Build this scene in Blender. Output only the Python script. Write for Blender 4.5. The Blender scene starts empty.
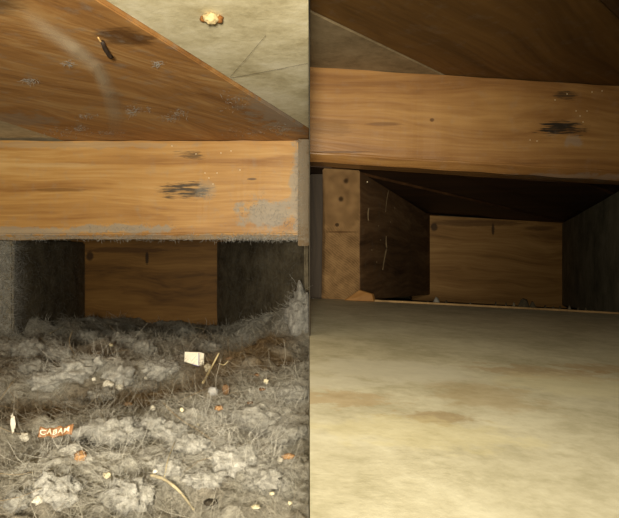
import bpy, bmesh, math, random
import numpy as np
from mathutils import Vector, Matrix, noise as mnoise

scene = bpy.context.scene
col = scene.collection
W, H, F = 619, 518, 560.0
CX, CY = 309.5, 259.0
CZ = 0.26                                   # camera height over the duct bottom

# ------------------------------------------------------------------ camera
cam_data = bpy.data.cameras.new('camera')
cam_data.sensor_fit = 'HORIZONTAL'
cam_data.sensor_width = 36.0
cam_data.lens = F / W * 36.0
cam_data.clip_start = 0.01
cam = bpy.data.objects.new('camera', cam_data)
col.objects.link(cam)
cam.location = (0, 0, CZ)
cam.rotation_euler = (math.pi / 2, 0, 0)
scene.camera = cam

# ------------------------------------------------------------------ light
world = bpy.data.worlds.new('world')
scene.world = world
world.use_nodes = True
world.node_tree.nodes['Background'].inputs[0].default_value = (1.0, 0.9, 0.72, 1)
world.node_tree.nodes['Background'].inputs[1].default_value = 0.012


def spot(name, loc, target, power, angle, blend, colr, radius=0.015):
    l = bpy.data.lights.new(name, 'SPOT')
    l.energy = power
    l.spot_size = math.radians(angle)
    l.spot_blend = blend
    l.shadow_soft_size = radius
    l.color = colr
    o = bpy.data.objects.new(name, l)
    col.objects.link(o)
    o.location = loc
    o.rotation_euler = (Vector(target) - Vector(loc)).to_track_quat('-Z', 'Y').to_euler()
    return o


FLASH = (1.0, 0.90, 0.72)
spot('flash_lamp', (-0.012, -0.14, CZ - 0.01), (-0.25, 0.82, CZ + 0.17), 29.0, 78, 1.0, FLASH, 0.03)
spot('flash_lamp.001', (0.012, -0.06, CZ + 0.065), (0.26, 0.82, CZ - 0.09), 9.2, 80, 1.0, FLASH, 0.03)

vs = scene.view_settings
vs.view_transform = 'Standard'
vs.look = 'None'
vs.gamma = 1.0
vs.use_curve_mapping = False
vs.exposure = 0.0

# ------------------------------------------------------------------ helpers
rng = np.random.default_rng(7)
random.seed(7)


def P(px, py, Y):
    return Vector(((px - CX) / F * Y, Y, CZ + (CY - py) / F * Y))


def setp(o, **k):
    for a, b in k.items():
        o[a] = b
    return o


def link(name, me, mat=None, parent=None):
    o = bpy.data.objects.new(name, me)
    col.objects.link(o)
    if mat is not None:
        me.materials.append(mat)
    if parent is not None:
        o.parent = parent
    return o


def empty(name, loc=(0, 0, 0)):
    o = bpy.data.objects.new(name, None)
    o.empty_display_size = 0.02
    o.location = loc
    col.objects.link(o)
    return o


def finish(bm, name, mat, parent=None, smooth=False):
    bmesh.ops.recalc_face_normals(bm, faces=bm.faces)
    me = bpy.data.meshes.new(name)
    bm.to_mesh(me)
    bm.free()
    if smooth:
        me.polygons.foreach_set('use_smooth', [True] * len(me.polygons))
    return link(name, me, mat, parent)


def prism(name, poly, z0, z1, mat, parent=None, bevel=0.0015, zf=None):
    """poly: (x, y) outline; z0/z1 numbers; zf(x) tilts the slab across"""
    bm = bmesh.new()
    f = zf or (lambda x: 0.0)
    lo = [bm.verts.new((x, y, z0 + f(x))) for x, y in poly]
    hi = [bm.verts.new((x, y, z1 + f(x))) for x, y in poly]
    bm.faces.new(lo)
    bm.faces.new(hi)
    n = len(poly)
    for i in range(n):
        bm.faces.new((lo[i], lo[(i + 1) % n], hi[(i + 1) % n], hi[i]))
    if bevel:
        bmesh.ops.recalc_face_normals(bm, faces=bm.faces)
        bmesh.ops.bevel(bm, geom=list(bm.edges), offset=bevel, segments=2, affect='EDGES')
    return finish(bm, name, mat, parent)


def hexa(name, c, mat, parent=None, bevel=0.002, wob=0.0, cuts=0, limx=None):
    """c: 8 corners, 0-3 front face (ccw from lower left), 4-7 the back face"""
    bm = bmesh.new()
    v = [bm.verts.new(p) for p in c]
    for q in ((0, 1, 2, 3), (4, 5, 6, 7), (0, 1, 5, 4), (2, 3, 7, 6), (1, 2, 6, 5), (0, 3, 7, 4)):
        bm.faces.new([v[i] for i in q])
    bmesh.ops.recalc_face_normals(bm, faces=bm.faces)
    if bevel:
        bmesh.ops.bevel(bm, geom=list(bm.edges), offset=bevel, segments=2, affect='EDGES')
    if cuts:
        bmesh.ops.subdivide_edges(bm, edges=list(bm.edges), cuts=cuts, use_grid_fill=True)
    if wob:
        for q in bm.verts:
            d = mnoise.noise_vector(q.co * 14.0) * wob + mnoise.noise_vector(q.co * 50.0) * wob * 0.35
            q.co += d
            if limx is not None:
                s, lim = limx
                if s < 0:
                    q.co.x = min(q.co.x, lim)
                else:
                    q.co.x = max(q.co.x, lim)
    return finish(bm, name, mat, parent)


def vnoise(x, y, seed=0):
    xi, yi = np.floor(x).astype(np.int64), np.floor(y).astype(np.int64)
    xf, yf = x - xi, y - yi
    u, v = xf * xf * xf * (xf * (xf * 6 - 15) + 10), yf * yf * yf * (yf * (yf * 6 - 15) + 10)

    def h(a, b):
        n = (a * 374761393 + b * 668265263 + seed * 974634777) & 0xFFFFFFFF
        n = ((n ^ (n >> 13)) * 1274126177) & 0xFFFFFFFF
        n = n ^ (n >> 16)
        return (n & 0xFFFF) / 65535.0
    return ((h(xi, yi) * (1 - u) + h(xi + 1, yi) * u) * (1 - v) +
            (h(xi, yi + 1) * (1 - u) + h(xi + 1, yi + 1) * u) * v) - 0.5


# ------------------------------------------------------------------ material toolkit
class NT:
    def __init__(self, name):
        self.m = bpy.data.materials.new(name)
        self.m.use_nodes = True
        self.t = self.m.node_tree
        self.b = self.t.nodes['Principled BSDF']
        tc = self.t.nodes.new('ShaderNodeTexCoord')
        self.obj = tc.outputs['Object']

    def _in(self, sock, v):
        if hasattr(v, 'is_output'):
            self.t.links.new(v, sock)
        elif isinstance(v, (tuple, list)) and len(v) == 3 and sock.type == 'RGBA':
            sock.default_value = (*v, 1)
        else:
            sock.default_value = v

    def math(self, op, a, b=None, clamp=False):
        n = self.t.nodes.new('ShaderNodeMath')
        n.operation = op
        n.use_clamp = clamp
        self._in(n.inputs[0], a)
        if b is not None:
            self._in(n.inputs[1], b)
        return n.outputs[0]

    def vmath(self, op, a, b=None):
        n = self.t.nodes.new('ShaderNodeVectorMath')
        n.operation = op
        self._in(n.inputs[0], a)
        if b is not None:
            self._in(n.inputs[1], b)
        return n.outputs['Value'] if op == 'LENGTH' else n.outputs[0]

    def mapping(self, vec, rot=(0, 0, 0), scale=(1, 1, 1), loc=(0, 0, 0)):
        n = self.t.nodes.new('ShaderNodeMapping')
        self._in(n.inputs[0], vec)
        n.inputs['Location'].default_value = loc
        n.inputs['Rotation'].default_value = rot
        n.inputs['Scale'].default_value = scale
        return n.outputs[0]

    def noise(self, vec, scale, detail=3, rough=0.55, dist=0.0):
        n = self.t.nodes.new('ShaderNodeTexNoise')
        self._in(n.inputs['Vector'], vec)
        n.inputs['Scale'].default_value = scale
        n.inputs['Detail'].default_value = detail
        n.inputs['Roughness'].default_value = rough
        n.inputs['Distortion'].default_value = dist
        return n.outputs['Fac']

    def ramp(self, fac, stops):
        n = self.t.nodes.new('ShaderNodeValToRGB')
        self._in(n.inputs[0], fac)
        e = n.color_ramp.elements
        while len(e) < len(stops):
            e.new(0.5)
        for el, (p, c) in zip(e, stops):
            el.position = p
            el.color = (*c, 1) if isinstance(c, (tuple, list)) else (c, c, c, 1)
        return n.outputs[0]

    def mix(self, fac, a, b, mode='MIX'):
        n = self.t.nodes.new('ShaderNodeMix')
        n.data_type = 'RGBA'
        n.blend_type = mode
        self._in(n.inputs[0], fac)
        self._in(n.inputs[6], a)
        self._in(n.inputs[7], b)
        return n.outputs[2]

    def smooth(self, v, lo, hi):
        n = self.t.nodes.new('ShaderNodeMapRange')
        n.interpolation_type = 'SMOOTHSTEP'
        self._in(n.inputs[0], v)
        n.inputs[1].default_value = lo
        n.inputs[2].default_value = hi
        return n.outputs[0]

    def blob(self, c, r, rag=0.0, ragvec=None, ragscale=40, rot=0.0):
        """soft ellipsoid mask at c with radii r, edge broken by noise"""
        d = self.vmath('SUBTRACT', self.obj, tuple(c))
        if rot:
            d = self.mapping(d, rot=(0, rot, 0))
        d = self.vmath('DIVIDE', d, tuple(r))
        L = self.vmath('LENGTH', d)
        if rag:
            n = self.noise(ragvec if ragvec is not None else self.obj, ragscale, 4, 0.65)
            L = self.math('ADD', L, self.math('MULTIPLY', self.math('SUBTRACT', n, 0.5), rag))
        return self.smooth(L, 1.05, 0.55)

    def bump(self, h, strength, dist=0.002):
        n = self.t.nodes.new('ShaderNodeBump')
        n.inputs['Strength'].default_value = strength
        n.inputs['Distance'].default_value = dist
        self._in(n.inputs['Height'], h)
        self.t.links.new(n.outputs[0], self.b.inputs['Normal'])

    def out(self, color, rough=0.8, spec=0.2):
        self._in(self.b.inputs['Base Color'], color)
        self._in(self.b.inputs['Roughness'], rough)
        self.b.inputs['Specular IOR Level'].default_value = spec
        return self.m


def srgb(r, g, b):
    f = lambda c: ((c / 255 + 0.055) / 1.055) ** 2.4 if c > 10 else c / 255 / 12.92
    return (f(r), f(g), f(b))


def wood(name, dark, mid, light, rot=(0, 0, 0), gs=1.0, wav=0.02, stains=(), dust=None, dustcol=(0.26, 0.25, 0.21),
         dustbase=0.0, rough=0.62, spec=0.3, knots=(), bandlo=0.36, bandhi=0.64):
    n = NT(name)
    v = n.mapping(n.obj, rot=rot)
    w = n.t.nodes.new('ShaderNodeTexNoise')
    n._in(w.inputs['Vector'], n.mapping(v, scale=(3, 7, 7)))
    w.inputs['Scale'].default_value = 1.0
    w.inputs['Detail'].default_value = 2
    off = n.vmath('SCALE', n.vmath('SUBTRACT', w.outputs['Color'], (0.5, 0.5, 0.5)))
    off.node.inputs['Scale'].default_value = wav * 4
    v2 = n.vmath('ADD', v, off)
    for c, r in knots:
        pass
    g1 = n.noise(n.mapping(v2, scale=(1.2 * gs, 26 * gs, 26 * gs)), 1.0, 4, 0.6)
    g2 = n.noise(n.mapping(v2, scale=(5 * gs, 150 * gs, 150 * gs)), 1.0, 3, 0.6)
    g3 = n.noise(v, 5.0, 3)
    g = n.math('ADD', n.math('ADD', n.math('MULTIPLY', g1, 0.55), n.math('MULTIPLY', g2, 0.30)), n.math('MULTIPLY', g3, 0.15))
    c = n.ramp(g, [(bandlo, dark), (0.5, mid), (bandhi, light)])
    sv = n.mapping(n.obj, scale=(0.22, 1, 2.2))
    for (ce, r, sc, st, rg) in stains:
        k = n.blob(ce, r, rg, sv, 170)
        if rg > 2:
            k = n.math('MULTIPLY', k, n.smooth(n.noise(n.mapping(n.obj, scale=(0.12, 1, 2.4)), 190, 3, 0.6), 0.35, 0.50))
        c = n.mix(n.math('MULTIPLY', k, st), c, sc)
    h = g2
    if dust or dustbase:
        dn = n.noise(n.obj, 55, 5, 0.7)
        fac = n.math('MULTIPLY', n.smooth(dn, 0.5, 0.75), dustbase)
        for (ce, r, st) in (dust or ()):
            fac = n.math('MAXIMUM', fac, n.math('MULTIPLY', n.blob(ce, r, 2.6, None, 60), st))
        c = n.mix(fac, c, dustcol)
    n.bump(h, 0.35, 0.0012)
    return n.out(c, rough, spec)


def plain(name, color, rough=0.8, var=0.25, scale=120, bump=0.3, spec=0.2):
    n = NT(name)
    a = n.noise(n.obj, scale, 4, 0.65)
    c = n.ramp(a, [(0.3, tuple(x * (1 - var) for x in color)), (0.7, tuple(min(1, x * (1 + var)) for x in color))])
    n.bump(a, bump, 0.002)
    return n.out(c, rough, spec)


# ------------------------------------------------------------------ strands (lint, hair, cobweb)
def strands(starts, dirs, lens, rad, nseg=4, curl=0.5, grav=0.0):
    n = len(starts)
    pts = np.zeros((n, nseg + 1, 3))
    pts[:, 0] = starts
    d = dirs / (np.linalg.norm(dirs, axis=1, keepdims=True) + 1e-9)
    turn = rng.normal(0, 1, (n, 3)) * curl
    for k in range(nseg):
        d = d + turn / nseg + rng.normal(0, 0.5 * curl / nseg, (n, 3))
        d[:, 2] -= grav / nseg
        d /= np.linalg.norm(d, axis=1, keepdims=True) + 1e-9
        pts[:, k + 1] = pts[:, k] + d * (lens / nseg)[:, None]
    return pts


def tube_arrays(pts, rad):
    n, m, _ = pts.shape
    t = np.gradient(pts, axis=1)
    t /= np.linalg.norm(t, axis=2, keepdims=True) + 1e-9
    ref = np.where(np.abs(t[..., 2:3]) > 0.9, np.array([1.0, 0, 0]), np.array([0, 0, 1.0]))
    a = np.cross(t, ref)
    a /= np.linalg.norm(a, axis=2, keepdims=True) + 1e-9
    b = np.cross(t, a)
    tap = np.ones(m)
    tap[-1] = 0.35
    tap[0] = 0.6
    r = rad[:, None, None] * tap[None, :, None]
    rings = []
    for k in range(3):
        an = 2 * math.pi * k / 3
        rings.append(pts + r * (math.cos(an) * a + math.sin(an) * b))
    V = np.stack(rings, axis=2).reshape(-1, 3)          # n, m, 3 sides
    base = (np.arange(n)[:, None] * m + np.arange(m - 1)[None, :]) * 3
    faces = []
    for k in range(3):
        k2 = (k + 1) % 3
        faces.append(np.stack([base + k, base + k2, base + 3 + k2, base + 3 + k], axis=-1))
    Fq = np.stack(faces, axis=2).reshape(-1, 4)
    return V, Fq


def mesh_from(name, V, Fq, tint=None, smooth=True):
    me = bpy.data.meshes.new(name)
    me.vertices.add(len(V))
    me.vertices.foreach_set('co', np.ascontiguousarray(V, dtype=np.float32).ravel())
    k = Fq.shape[1]
    me.loops.add(len(Fq) * k)
    me.loops.foreach_set('vertex_index', np.ascontiguousarray(Fq, dtype=np.int32).ravel())
    me.polygons.add(len(Fq))
    me.polygons.foreach_set('loop_start', np.arange(len(Fq), dtype=np.int32) * k)
    if smooth:
        me.polygons.foreach_set('use_smooth', np.ones(len(Fq), dtype=bool))
    me.update(calc_edges=True)
    me.validate()
    if tint is not None:
        a = me.color_attributes.new('tint', 'FLOAT_COLOR', 'POINT')
        a.data.foreach_set('color', np.concatenate([tint, np.ones((len(tint), 1))], axis=1).astype(np.float32).ravel())
    return me


def tint_material(name, rough=0.95, var=0.35, scale=260, bump=0.0, hair=False):
    n = NT(name)
    at = n.t.nodes.new('ShaderNodeAttribute')
    at.attribute_name = 'tint'
    c = at.outputs['Color']
    a = n.noise(n.obj, scale, 4, 0.7)
    c = n.mix(1.0, c, n.ramp(a, [(0.28, 1 - var), (0.72, 1 + var)]), 'MULTIPLY')
    if bump:
        n.bump(n.noise(n.obj, scale * 1.3, 5, 0.75), bump, 0.004)
    return n.out(c, rough, 0.1)


M = {}
M['lint'] = tint_material('lint', 1.0, 0.42, 210, 0.9)
M['fibre'] = tint_material('lint_fibre', 0.7, 0.15, 60)


def fuzz(name, starts, dirs, lens, rad, tint, parent=None, nseg=4, curl=0.8, grav=0.0, side=0):
    pts = strands(starts, dirs, lens, rad, nseg, curl, grav)
    if side < 0:
        pts[..., 0] = np.minimum(pts[..., 0], -0.0005)
    V, Fq = tube_arrays(pts, rad)
    m = (nseg + 1) * 3
    o = link(name, mesh_from(name, V, Fq, np.repeat(tint, m, axis=0)), M['fibre'], parent)
    o['kind'] = 'stuff'
    return o


# ================================================================== LEFT BAY (before cleaning)
YB, YJ, YE = 0.82, 0.88, 1.57               # beam face, joist ends, end board
GREY = np.array([0.33, 0.308, 0.25])
PALE = np.array([0.60, 0.58, 0.515])
BROWN = np.array([0.17, 0.117, 0.06])
DARK = np.array([0.10, 0.085, 0.06])

b1, b2, b3 = srgb(148, 102, 52), srgb(194, 148, 84), srgb(222, 184, 122)
c1, c2, c3 = srgb(130, 88, 46), srgb(176, 130, 76), srgb(204, 166, 112)
lb = lambda px, py: tuple(P(px, py, YB))
M['beam_left'] = wood(
    'beam_wood_left', b1, b2, b3, wav=0.012,
    stains=[(lb(190, 155), (0.026, 0.05, 0.006), (0.035, 0.03, 0.02), 0.7, 2.8),
            (lb(186, 190), (0.040, 0.05, 0.013), (0.03, 0.028, 0.022), 0.9, 2.8),
            (lb(252, 179), (0.008, 0.05, 0.002), (0.03, 0.025, 0.02), 0.7, 0.8),
            (lb(60, 190), (0.05, 0.05, 0.003), srgb(120, 84, 40), 0.6, 1.2),
            (lb(60, 165), (0.07, 0.05, 0.004), srgb(215, 185, 135), 0.4, 1.2)],
    dust=[(lb(268, 215), (0.055, 0.05, 0.024), 0.75), (lb(120, 229), (0.10, 0.05, 0.007), 0.7), (lb(296, 190), (0.010, 0.05, 0.08), 0.7),
          (lb(150, 238), (0.34, 0.06, 0.006), 0.55), (lb(30, 231), (0.10, 0.05, 0.008), 0.6),
          (lb(205, 190), (0.018, 0.05, 0.014), 0.35), (lb(60, 145), (0.2, 0.05, 0.006), 0.3)],
    dustcol=(0.33, 0.31, 0.25), dustbase=0.25, rough=0.5, spec=0.35)
M['plank_brown_left'] = wood('plank_brown_left', c1, c2, c3, rot=(0, 0, -math.radians(50)), wav=0.045, gs=0.9,
                             dustbase=0.45, dustcol=(0.30, 0.29, 0.25), rough=0.55, bandlo=0.34, bandhi=0.63,
                             stains=[((-0.235, 0.375, CZ + 0.17), (0.05, 0.03, 0.05), srgb(60, 34, 14), 0.7, 1.0),
                                     ((-0.145, 0.44, CZ + 0.17), (0.025, 0.02, 0.05), srgb(66, 38, 16), 0.7, 1.2)],
                             dust=[((-0.03, 0.66, CZ + 0.17), (0.05, 0.12, 0.05), 0.6), ((-0.37, 0.70, CZ + 0.17), (0.06, 0.04, 0.05), 0.5)])


def plaster(name, a, b, c, blobs=(), scale=9, rough=0.85, spec=0.2):
    n = NT(name)
    k = n.noise(n.obj, scale, 6, 0.62, 0.3)
    k2 = n.noise(n.obj, scale * 7, 4, 0.7)
    f = n.math('ADD', n.math('MULTIPLY', k, 0.7), n.math('MULTIPLY', k2, 0.3))
    cc = n.ramp(f, [(0.36, a), (0.5, b), (0.62, c)])
    for ce, r, sc, st, rg in blobs:
        cc = n.mix(n.math('MULTIPLY', n.blob(ce, r, rg, None, 30), st), cc, sc)
    n.bump(k2, 0.3, 0.0015)
    return n.out(cc, rough, spec)


M['plank_pale_left'] = plaster('plank_pale_left', srgb(186, 174, 136), srgb(218, 208, 172), srgb(236, 228, 198), scale=16)
M['plank_pale_corner'] = plaster('plank_pale_corner', srgb(170, 158, 128), srgb(196, 184, 152), srgb(214, 204, 172), scale=14)

ceil_l = setp(empty('ceiling', (-0.3, 0.45, CZ + 0.174)), kind='structure', label='low ceiling of wide boards over the dusty bay')
ZC = CZ + 0.174
inv = Matrix.Translation((0.3, -0.45, -ZC))


def under(o, parent):
    o.parent = parent
    o.matrix_parent_inverse = Matrix.Translation(-parent.location)
    return o


e1 = lambda y: -0.1427 + 0.368 * (y - 0.376)
e2 = lambda y: -0.365 + 0.22 * (y - 0.82)
XL = -0.0008
yz = 0.376 + (0.1427 - 0.0008) / 0.368
under(prism('plank', [(e1(0.05) + 0.001, 0.05), (XL, 0.05), (XL, yz - 0.006)], ZC + 0.002, ZC + 0.02, M['plank_pale_left'], bevel=0.001), ceil_l)['label'] = 'pale plaster-stained plank'
brown_l = under(prism('plank', [(e2(0.05) + 0.001, 0.05), (e1(0.05) - 0.001, 0.05), (XL, yz), (XL, 0.9), (e2(0.9) + 0.001, 0.9)],
                      ZC, ZC + 0.02, M['plank_brown_left'], bevel=0.001), ceil_l)
brown_l['label'] = 'brown grained plank'
under(prism('plank', [(-0.9, 0.05), (e2(0.05) - 0.001, 0.05), (e2(0.9) - 0.001, 0.9), (-0.9, 0.9)], ZC + 0.003, ZC + 0.02, M['plank_pale_corner'], bevel=0.001), ceil_l)

# nail stub and splinter in the brown plank, plaster lump on the pale one
M['rust'] = plain('rusty_nail', srgb(58, 48, 40), 0.5, 0.3, 400)
M['splinter'] = plain('splinter_wood', srgb(214, 176, 116), 0.7, 0.2, 200)
M['plaster_lump'] = plain('plaster_lump', srgb(204, 184, 138), 0.9, 0.15, 150)
M['plaster_dark'] = plain('plaster_lump_brown', srgb(128, 86, 44), 0.9, 0.3, 150)


def ceil_pt(px, py, zc=ZC):
    Y = (zc - CZ) * F / (CY - py)
    return Vector(((px - CX) / F * Y, Y, zc))


def rod(name, a, b, r0, r1, mat, parent=None, seg=8, bend=0.0):
    """tapered, slightly bent round rod from a to b with closed ends"""
    a, b = Vector(a), Vector(b)
    bm = bmesh.new()
    ax = (b - a).normalized()
    s = ax.cross(Vector((0.3, 0.2, 0.93))).normalized()
    t = ax.cross(s)
    prev = None
    for k in range(7):
        u = k / 6
        c = a.lerp(b, u) + t * bend * math.sin(u * math.pi)
        r = r0 + (r1 - r0) * u
        ring = [bm.verts.new(c + (s * math.cos(i * 2 * math.pi / seg) + t * math.sin(i * 2 * math.pi / seg)) * r * (1 + 0.12 * math.sin(i * 3 + k * 2.1))) for i in range(seg)]
        if prev:
            for i in range(seg):
                bm.faces.new((prev[i], prev[(i + 1) % seg], ring[(i + 1) % seg], ring[i]))
        else:
            bm.faces.new(ring)
        prev = ring
    bm.faces.new(prev)
    return finish(bm, name, mat, parent, True)


na, nb = ceil_pt(102, 39), ceil_pt(111, 49)
nail = under(rod('nail', na + Vector((0, 0, -0.002)), nb + Vector((0, 0, -0.007)), 0.0016, 0.0019, M['rust'], bend=0.001), ceil_l)
under(rod('splinter', ceil_pt(98, 36) + Vector((0, 0, -0.001)), ceil_pt(104, 43) + Vector((0, 0, -0.003)), 0.0006, 0.0013, M['splinter']), ceil_l)


def lump(name, loc, size, mat, parent=None, sub=3, amp=0.3, freq=2.2, seed=0, rotz=0.0, smooth=True, tint=None, limx=None):
    """irregular lump; size = half axes in metres; mesh centred on its own origin"""
    bm = bmesh.new()
    bmesh.ops.create_icosphere(bm, subdivisions=sub, radius=1.0)
    for v in bm.verts:
        d = v.co.normalized()
        q = d * freq + Vector((seed * 7.3, seed * 3.1, -seed * 1.7))
        k = 1 + amp * (mnoise.noise(q) + 0.55 * mnoise.noise(q * 2.3) + (0.4 * mnoise.noise(q * 5.1) if sub > 2 else 0))
        v.co = Vector((d.x * size[0], d.y * size[1], d.z * size[2])) * k
    bmesh.ops.rotate(bm, verts=bm.verts, cent=(0, 0, 0), matrix=Matrix.Rotation(rotz, 3, 'Z'))
    if limx is not None:
        for v in bm.verts:
            v.co.x = min(v.co.x, limx - loc[0])
    o = finish(bm, name, mat, parent, smooth)
    o.location = loc
    if tint is not None:
        a = o.data.color_attributes.new('tint', 'FLOAT_COLOR', 'POINT')
        t = np.tile(np.append(tint, 1.0), (len(o.data.vertices), 1)).astype(np.float32)
        a.data.foreach_set('color', t.ravel())
    return o


pl = lump('plaster_lump', ceil_pt(211, 17) + Vector((0, 0, -0.001)), (0.0052, 0.0045, 0.0035), M['plaster_lump'], seed=2, amp=0.6)
pl = under(pl, ceil_l)
under(lump('plaster_lump', ceil_pt(219, 19) + Vector((0, 0, 0)), (0.003, 0.003, 0.003), M['plaster_dark'], seed=3), ceil_l)
under(lump('plaster_lump', ceil_pt(204, 20) + Vector((0, 0, 0.001)), (0.003, 0.003, 0.0024), M['plaster_dark'], seed=4), ceil_l)

for a_, b_ in (((230, 76), (266, 34)), ((230, 77), (308, 62))):
    under(rod('cobweb_thread', ceil_pt(*a_) + Vector((0, 0, -0.001)), ceil_pt(*b_) + Vector((0, 0, -0.001)), 0.00012, 0.00012, M['rust'], seg=5, bend=0.0005), ceil_l)

# beam across the front of the bay
hb = hexa('header_beam', [(-0.62, YB, CZ + 0.029), (XL - 0.0002, YB, CZ + 0.029), (XL - 0.0002, YB, ZC - 0.0005), (-0.62, YB, ZC - 0.0005),
                          (-0.62, YB + 0.055, CZ + 0.029), (XL - 0.0002, YB + 0.055, CZ + 0.029), (XL - 0.0002, YB + 0.055, ZC - 0.0005), (-0.62, YB + 0.055, ZC - 0.0005)],
          M['beam_left'], bevel=0)
setp(hb, label='pale honey-coloured beam furred with dust above the lint-filled bay', category='beam')


def chamfer_bottom(o, off, lim=None):
    bm = bmesh.new()
    bm.from_mesh(o.data)
    zmin = min(v.co.z for v in bm.verts)
    zmax = max(v.co.z for v in bm.verts)
    ymin = min(v.co.y for v in bm.verts)
    es = [e for e in bm.edges if abs(e.verts[0].co.y - ymin) < 1e-4 and abs(e.verts[1].co.y - ymin) < 1e-4
          and abs(e.verts[0].co.x - e.verts[1].co.x) > 0.1 and min(e.verts[0].co.z, e.verts[1].co.z) < (zmin + zmax) / 2]
    bmesh.ops.bevel(bm, geom=es, offset=off, segments=1, affect='EDGES')
    es = [e for e in bm.edges if abs(e.verts[0].co.x - e.verts[1].co.x) > 0.1]
    bmesh.ops.bevel(bm, geom=es, offset=0.0016, segments=2, affect='EDGES')
    es = [e for e in bm.edges if abs(e.verts[0].co.x - e.verts[1].co.x) > 0.1]
    bmesh.ops.subdivide_edges(bm, edges=es, cuts=70)
    for v in bm.verts:
        a = mnoise.noise(Vector((v.co.x * 22, v.co.z * 60, v.co.y * 60))) * 0.0016
        v.co.z += a
        v.co.y += mnoise.noise(Vector((v.co.x * 30, v.co.z * 90, 3.3))) * 0.0010
    bmesh.ops.recalc_face_normals(bm, faces=bm.faces)
    bm.to_mesh(o.data)
    bm.free()


chamfer_bottom(hb, 0.008)

M['speck'] = plain('pale_speck', srgb(250, 232, 190), 0.6, 0.05, 100, 0.0)
for (px, py) in ((196, 154), (221, 153), (231, 151), (205, 173), (217, 173), (209, 178), (213, 184), (172, 146), (240, 170)):
    lump('plaster_speck', P(px, py, YB) + Vector((0, -0.0002, 0)), (0.0010, 0.0007, 0.0010), M['speck'], hb, sub=2, seed=px)

# dust post at the beam's end
M['dust_post'] = wood('dust_post', srgb(84, 66, 42), srgb(116, 94, 62), srgb(134, 112, 78), rot=(0, math.pi / 2, 0), dustbase=0.55, dustcol=(0.34, 0.32, 0.26),
                      dust=[(lb(303, 190), (0.02, 0.05, 0.1), 0.3)])
post = hexa('corner_post', [P(298, 246, YB - 0.012), Vector((XL, YB - 0.012, P(0, 246, YB).z)), Vector((XL, YB - 0.012, ZC - 0.001)), Vector((P(298, 0, YB - 0.012).x, YB - 0.012, ZC - 0.001)),
                            P(298, 246, YB - 0.0025) * 1, Vector((XL, YB - 0.0025, P(0, 246, YB).z)), Vector((XL, YB - 0.0025, ZC - 0.001)), Vector((P(298, 0, YB - 0.012).x, YB - 0.0025, ZC - 0.001))],
            M['dust_post'], bevel=0.001, wob=0.001, cuts=5, limx=(-1, XL))
setp(post, label='narrow dust-furred wooden strip at the end of the honey beam', category='post')

# joists and end board
d1, d2, d3 = srgb(84, 74, 58), srgb(116, 106, 86), srgb(142, 132, 110)
M['joist_left'] = wood('joist_dusty', d1, d2, d3, rot=(0, 0, -math.radians(72)), dustbase=0.5, dustcol=(0.22, 0.21, 0.17), rough=0.95, spec=0.05)
xl0, xl1 = P(14, 0, YJ).x, P(85, 0, YE).x
xr0, xr1 = P(305, 0, YJ).x, P(217, 0, YE).x
zt = CZ + 0.028
jl = hexa('floor_joist', [(xl0 - 0.045, YJ, 0.012), (xl0, YJ, 0.012), (xl0, YJ, zt), (xl0 - 0.045, YJ, zt),
                          (xl1 - 0.045, YE, 0.012), (xl1, YE, 0.012), (xl1, YE, zt + 0.02), (xl1 - 0.045, YE, zt + 0.02)], M['joist_left'], bevel=0.004, wob=0.0015, cuts=9)
setp(jl, label='dark joist with lint-caked end at the wall side of the dusty bay', category='joist')
jr = hexa('floor_joist', [(xr0, YJ, 0.012), (XL, YJ, 0.012), (XL, YJ, zt), (xr0, YJ, zt),
                          (xr1, YE, 0.012), (xr1 + 0.04, YE, 0.012), (xr1 + 0.04, YE, zt + 0.02), (xr1, YE, zt + 0.02)], M['joist_left'], bevel=0.002, wob=0.0015, cuts=9, limx=(-1, XL))
setp(jr, label='dark joist with a pale lint lump against it, bordering the dusty bay', category='joist')
w1, w2, w3 = srgb(92, 62, 26), srgb(130, 92, 42), srgb(152, 112, 56)
M['end_left'] = wood('end_board_left', w1, w2, w3, wav=0.02,
                     stains=[(tuple(P(147, 258, YE)), (0.006, 0.05, 0.022), srgb(40, 24, 10), 0.85, 0.8), (tuple(P(125, 250, YE)), (0.16, 0.05, 0.010), srgb(70, 42, 16), 0.6, 1.4),
                             (tuple(P(90, 256, YE)), (0.012, 0.05, 0.016), srgb(44, 26, 10), 0.8, 0.8)])
zb0 = 0.02
eb = hexa('end_board', [(xl1 - 0.04, YE, zb0), (xr1 + 0.04, YE, zb0), (xr1 + 0.04, YE, zt + 0.03), (xl1 - 0.04, YE, zt + 0.03),
                        (xl1 - 0.04, YE + 0.038, zb0), (xr1 + 0.04, YE + 0.038, zb0), (xr1 + 0.04, YE + 0.038, zt + 0.03), (xl1 - 0.04, YE + 0.038, zt + 0.03)], M['end_left'], bevel=0.002)
setp(eb, label='orange-brown board closing the far end of the lint-filled bay', category='board')
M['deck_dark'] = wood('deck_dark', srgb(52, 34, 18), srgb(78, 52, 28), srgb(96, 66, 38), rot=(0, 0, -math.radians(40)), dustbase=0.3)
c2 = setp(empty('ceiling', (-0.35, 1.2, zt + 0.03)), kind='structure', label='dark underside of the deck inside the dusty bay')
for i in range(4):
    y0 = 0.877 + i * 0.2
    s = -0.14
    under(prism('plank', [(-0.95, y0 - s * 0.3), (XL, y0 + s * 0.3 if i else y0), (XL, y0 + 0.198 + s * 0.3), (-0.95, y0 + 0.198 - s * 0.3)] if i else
                [(-0.95, y0), (XL, y0), (XL, y0 + 0.198 + s * 0.3), (-0.95, y0 + 0.198 - s * 0.3)], zt + 0.03, zt + 0.05, M['deck_dark'], bevel=0.001), c2)

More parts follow.
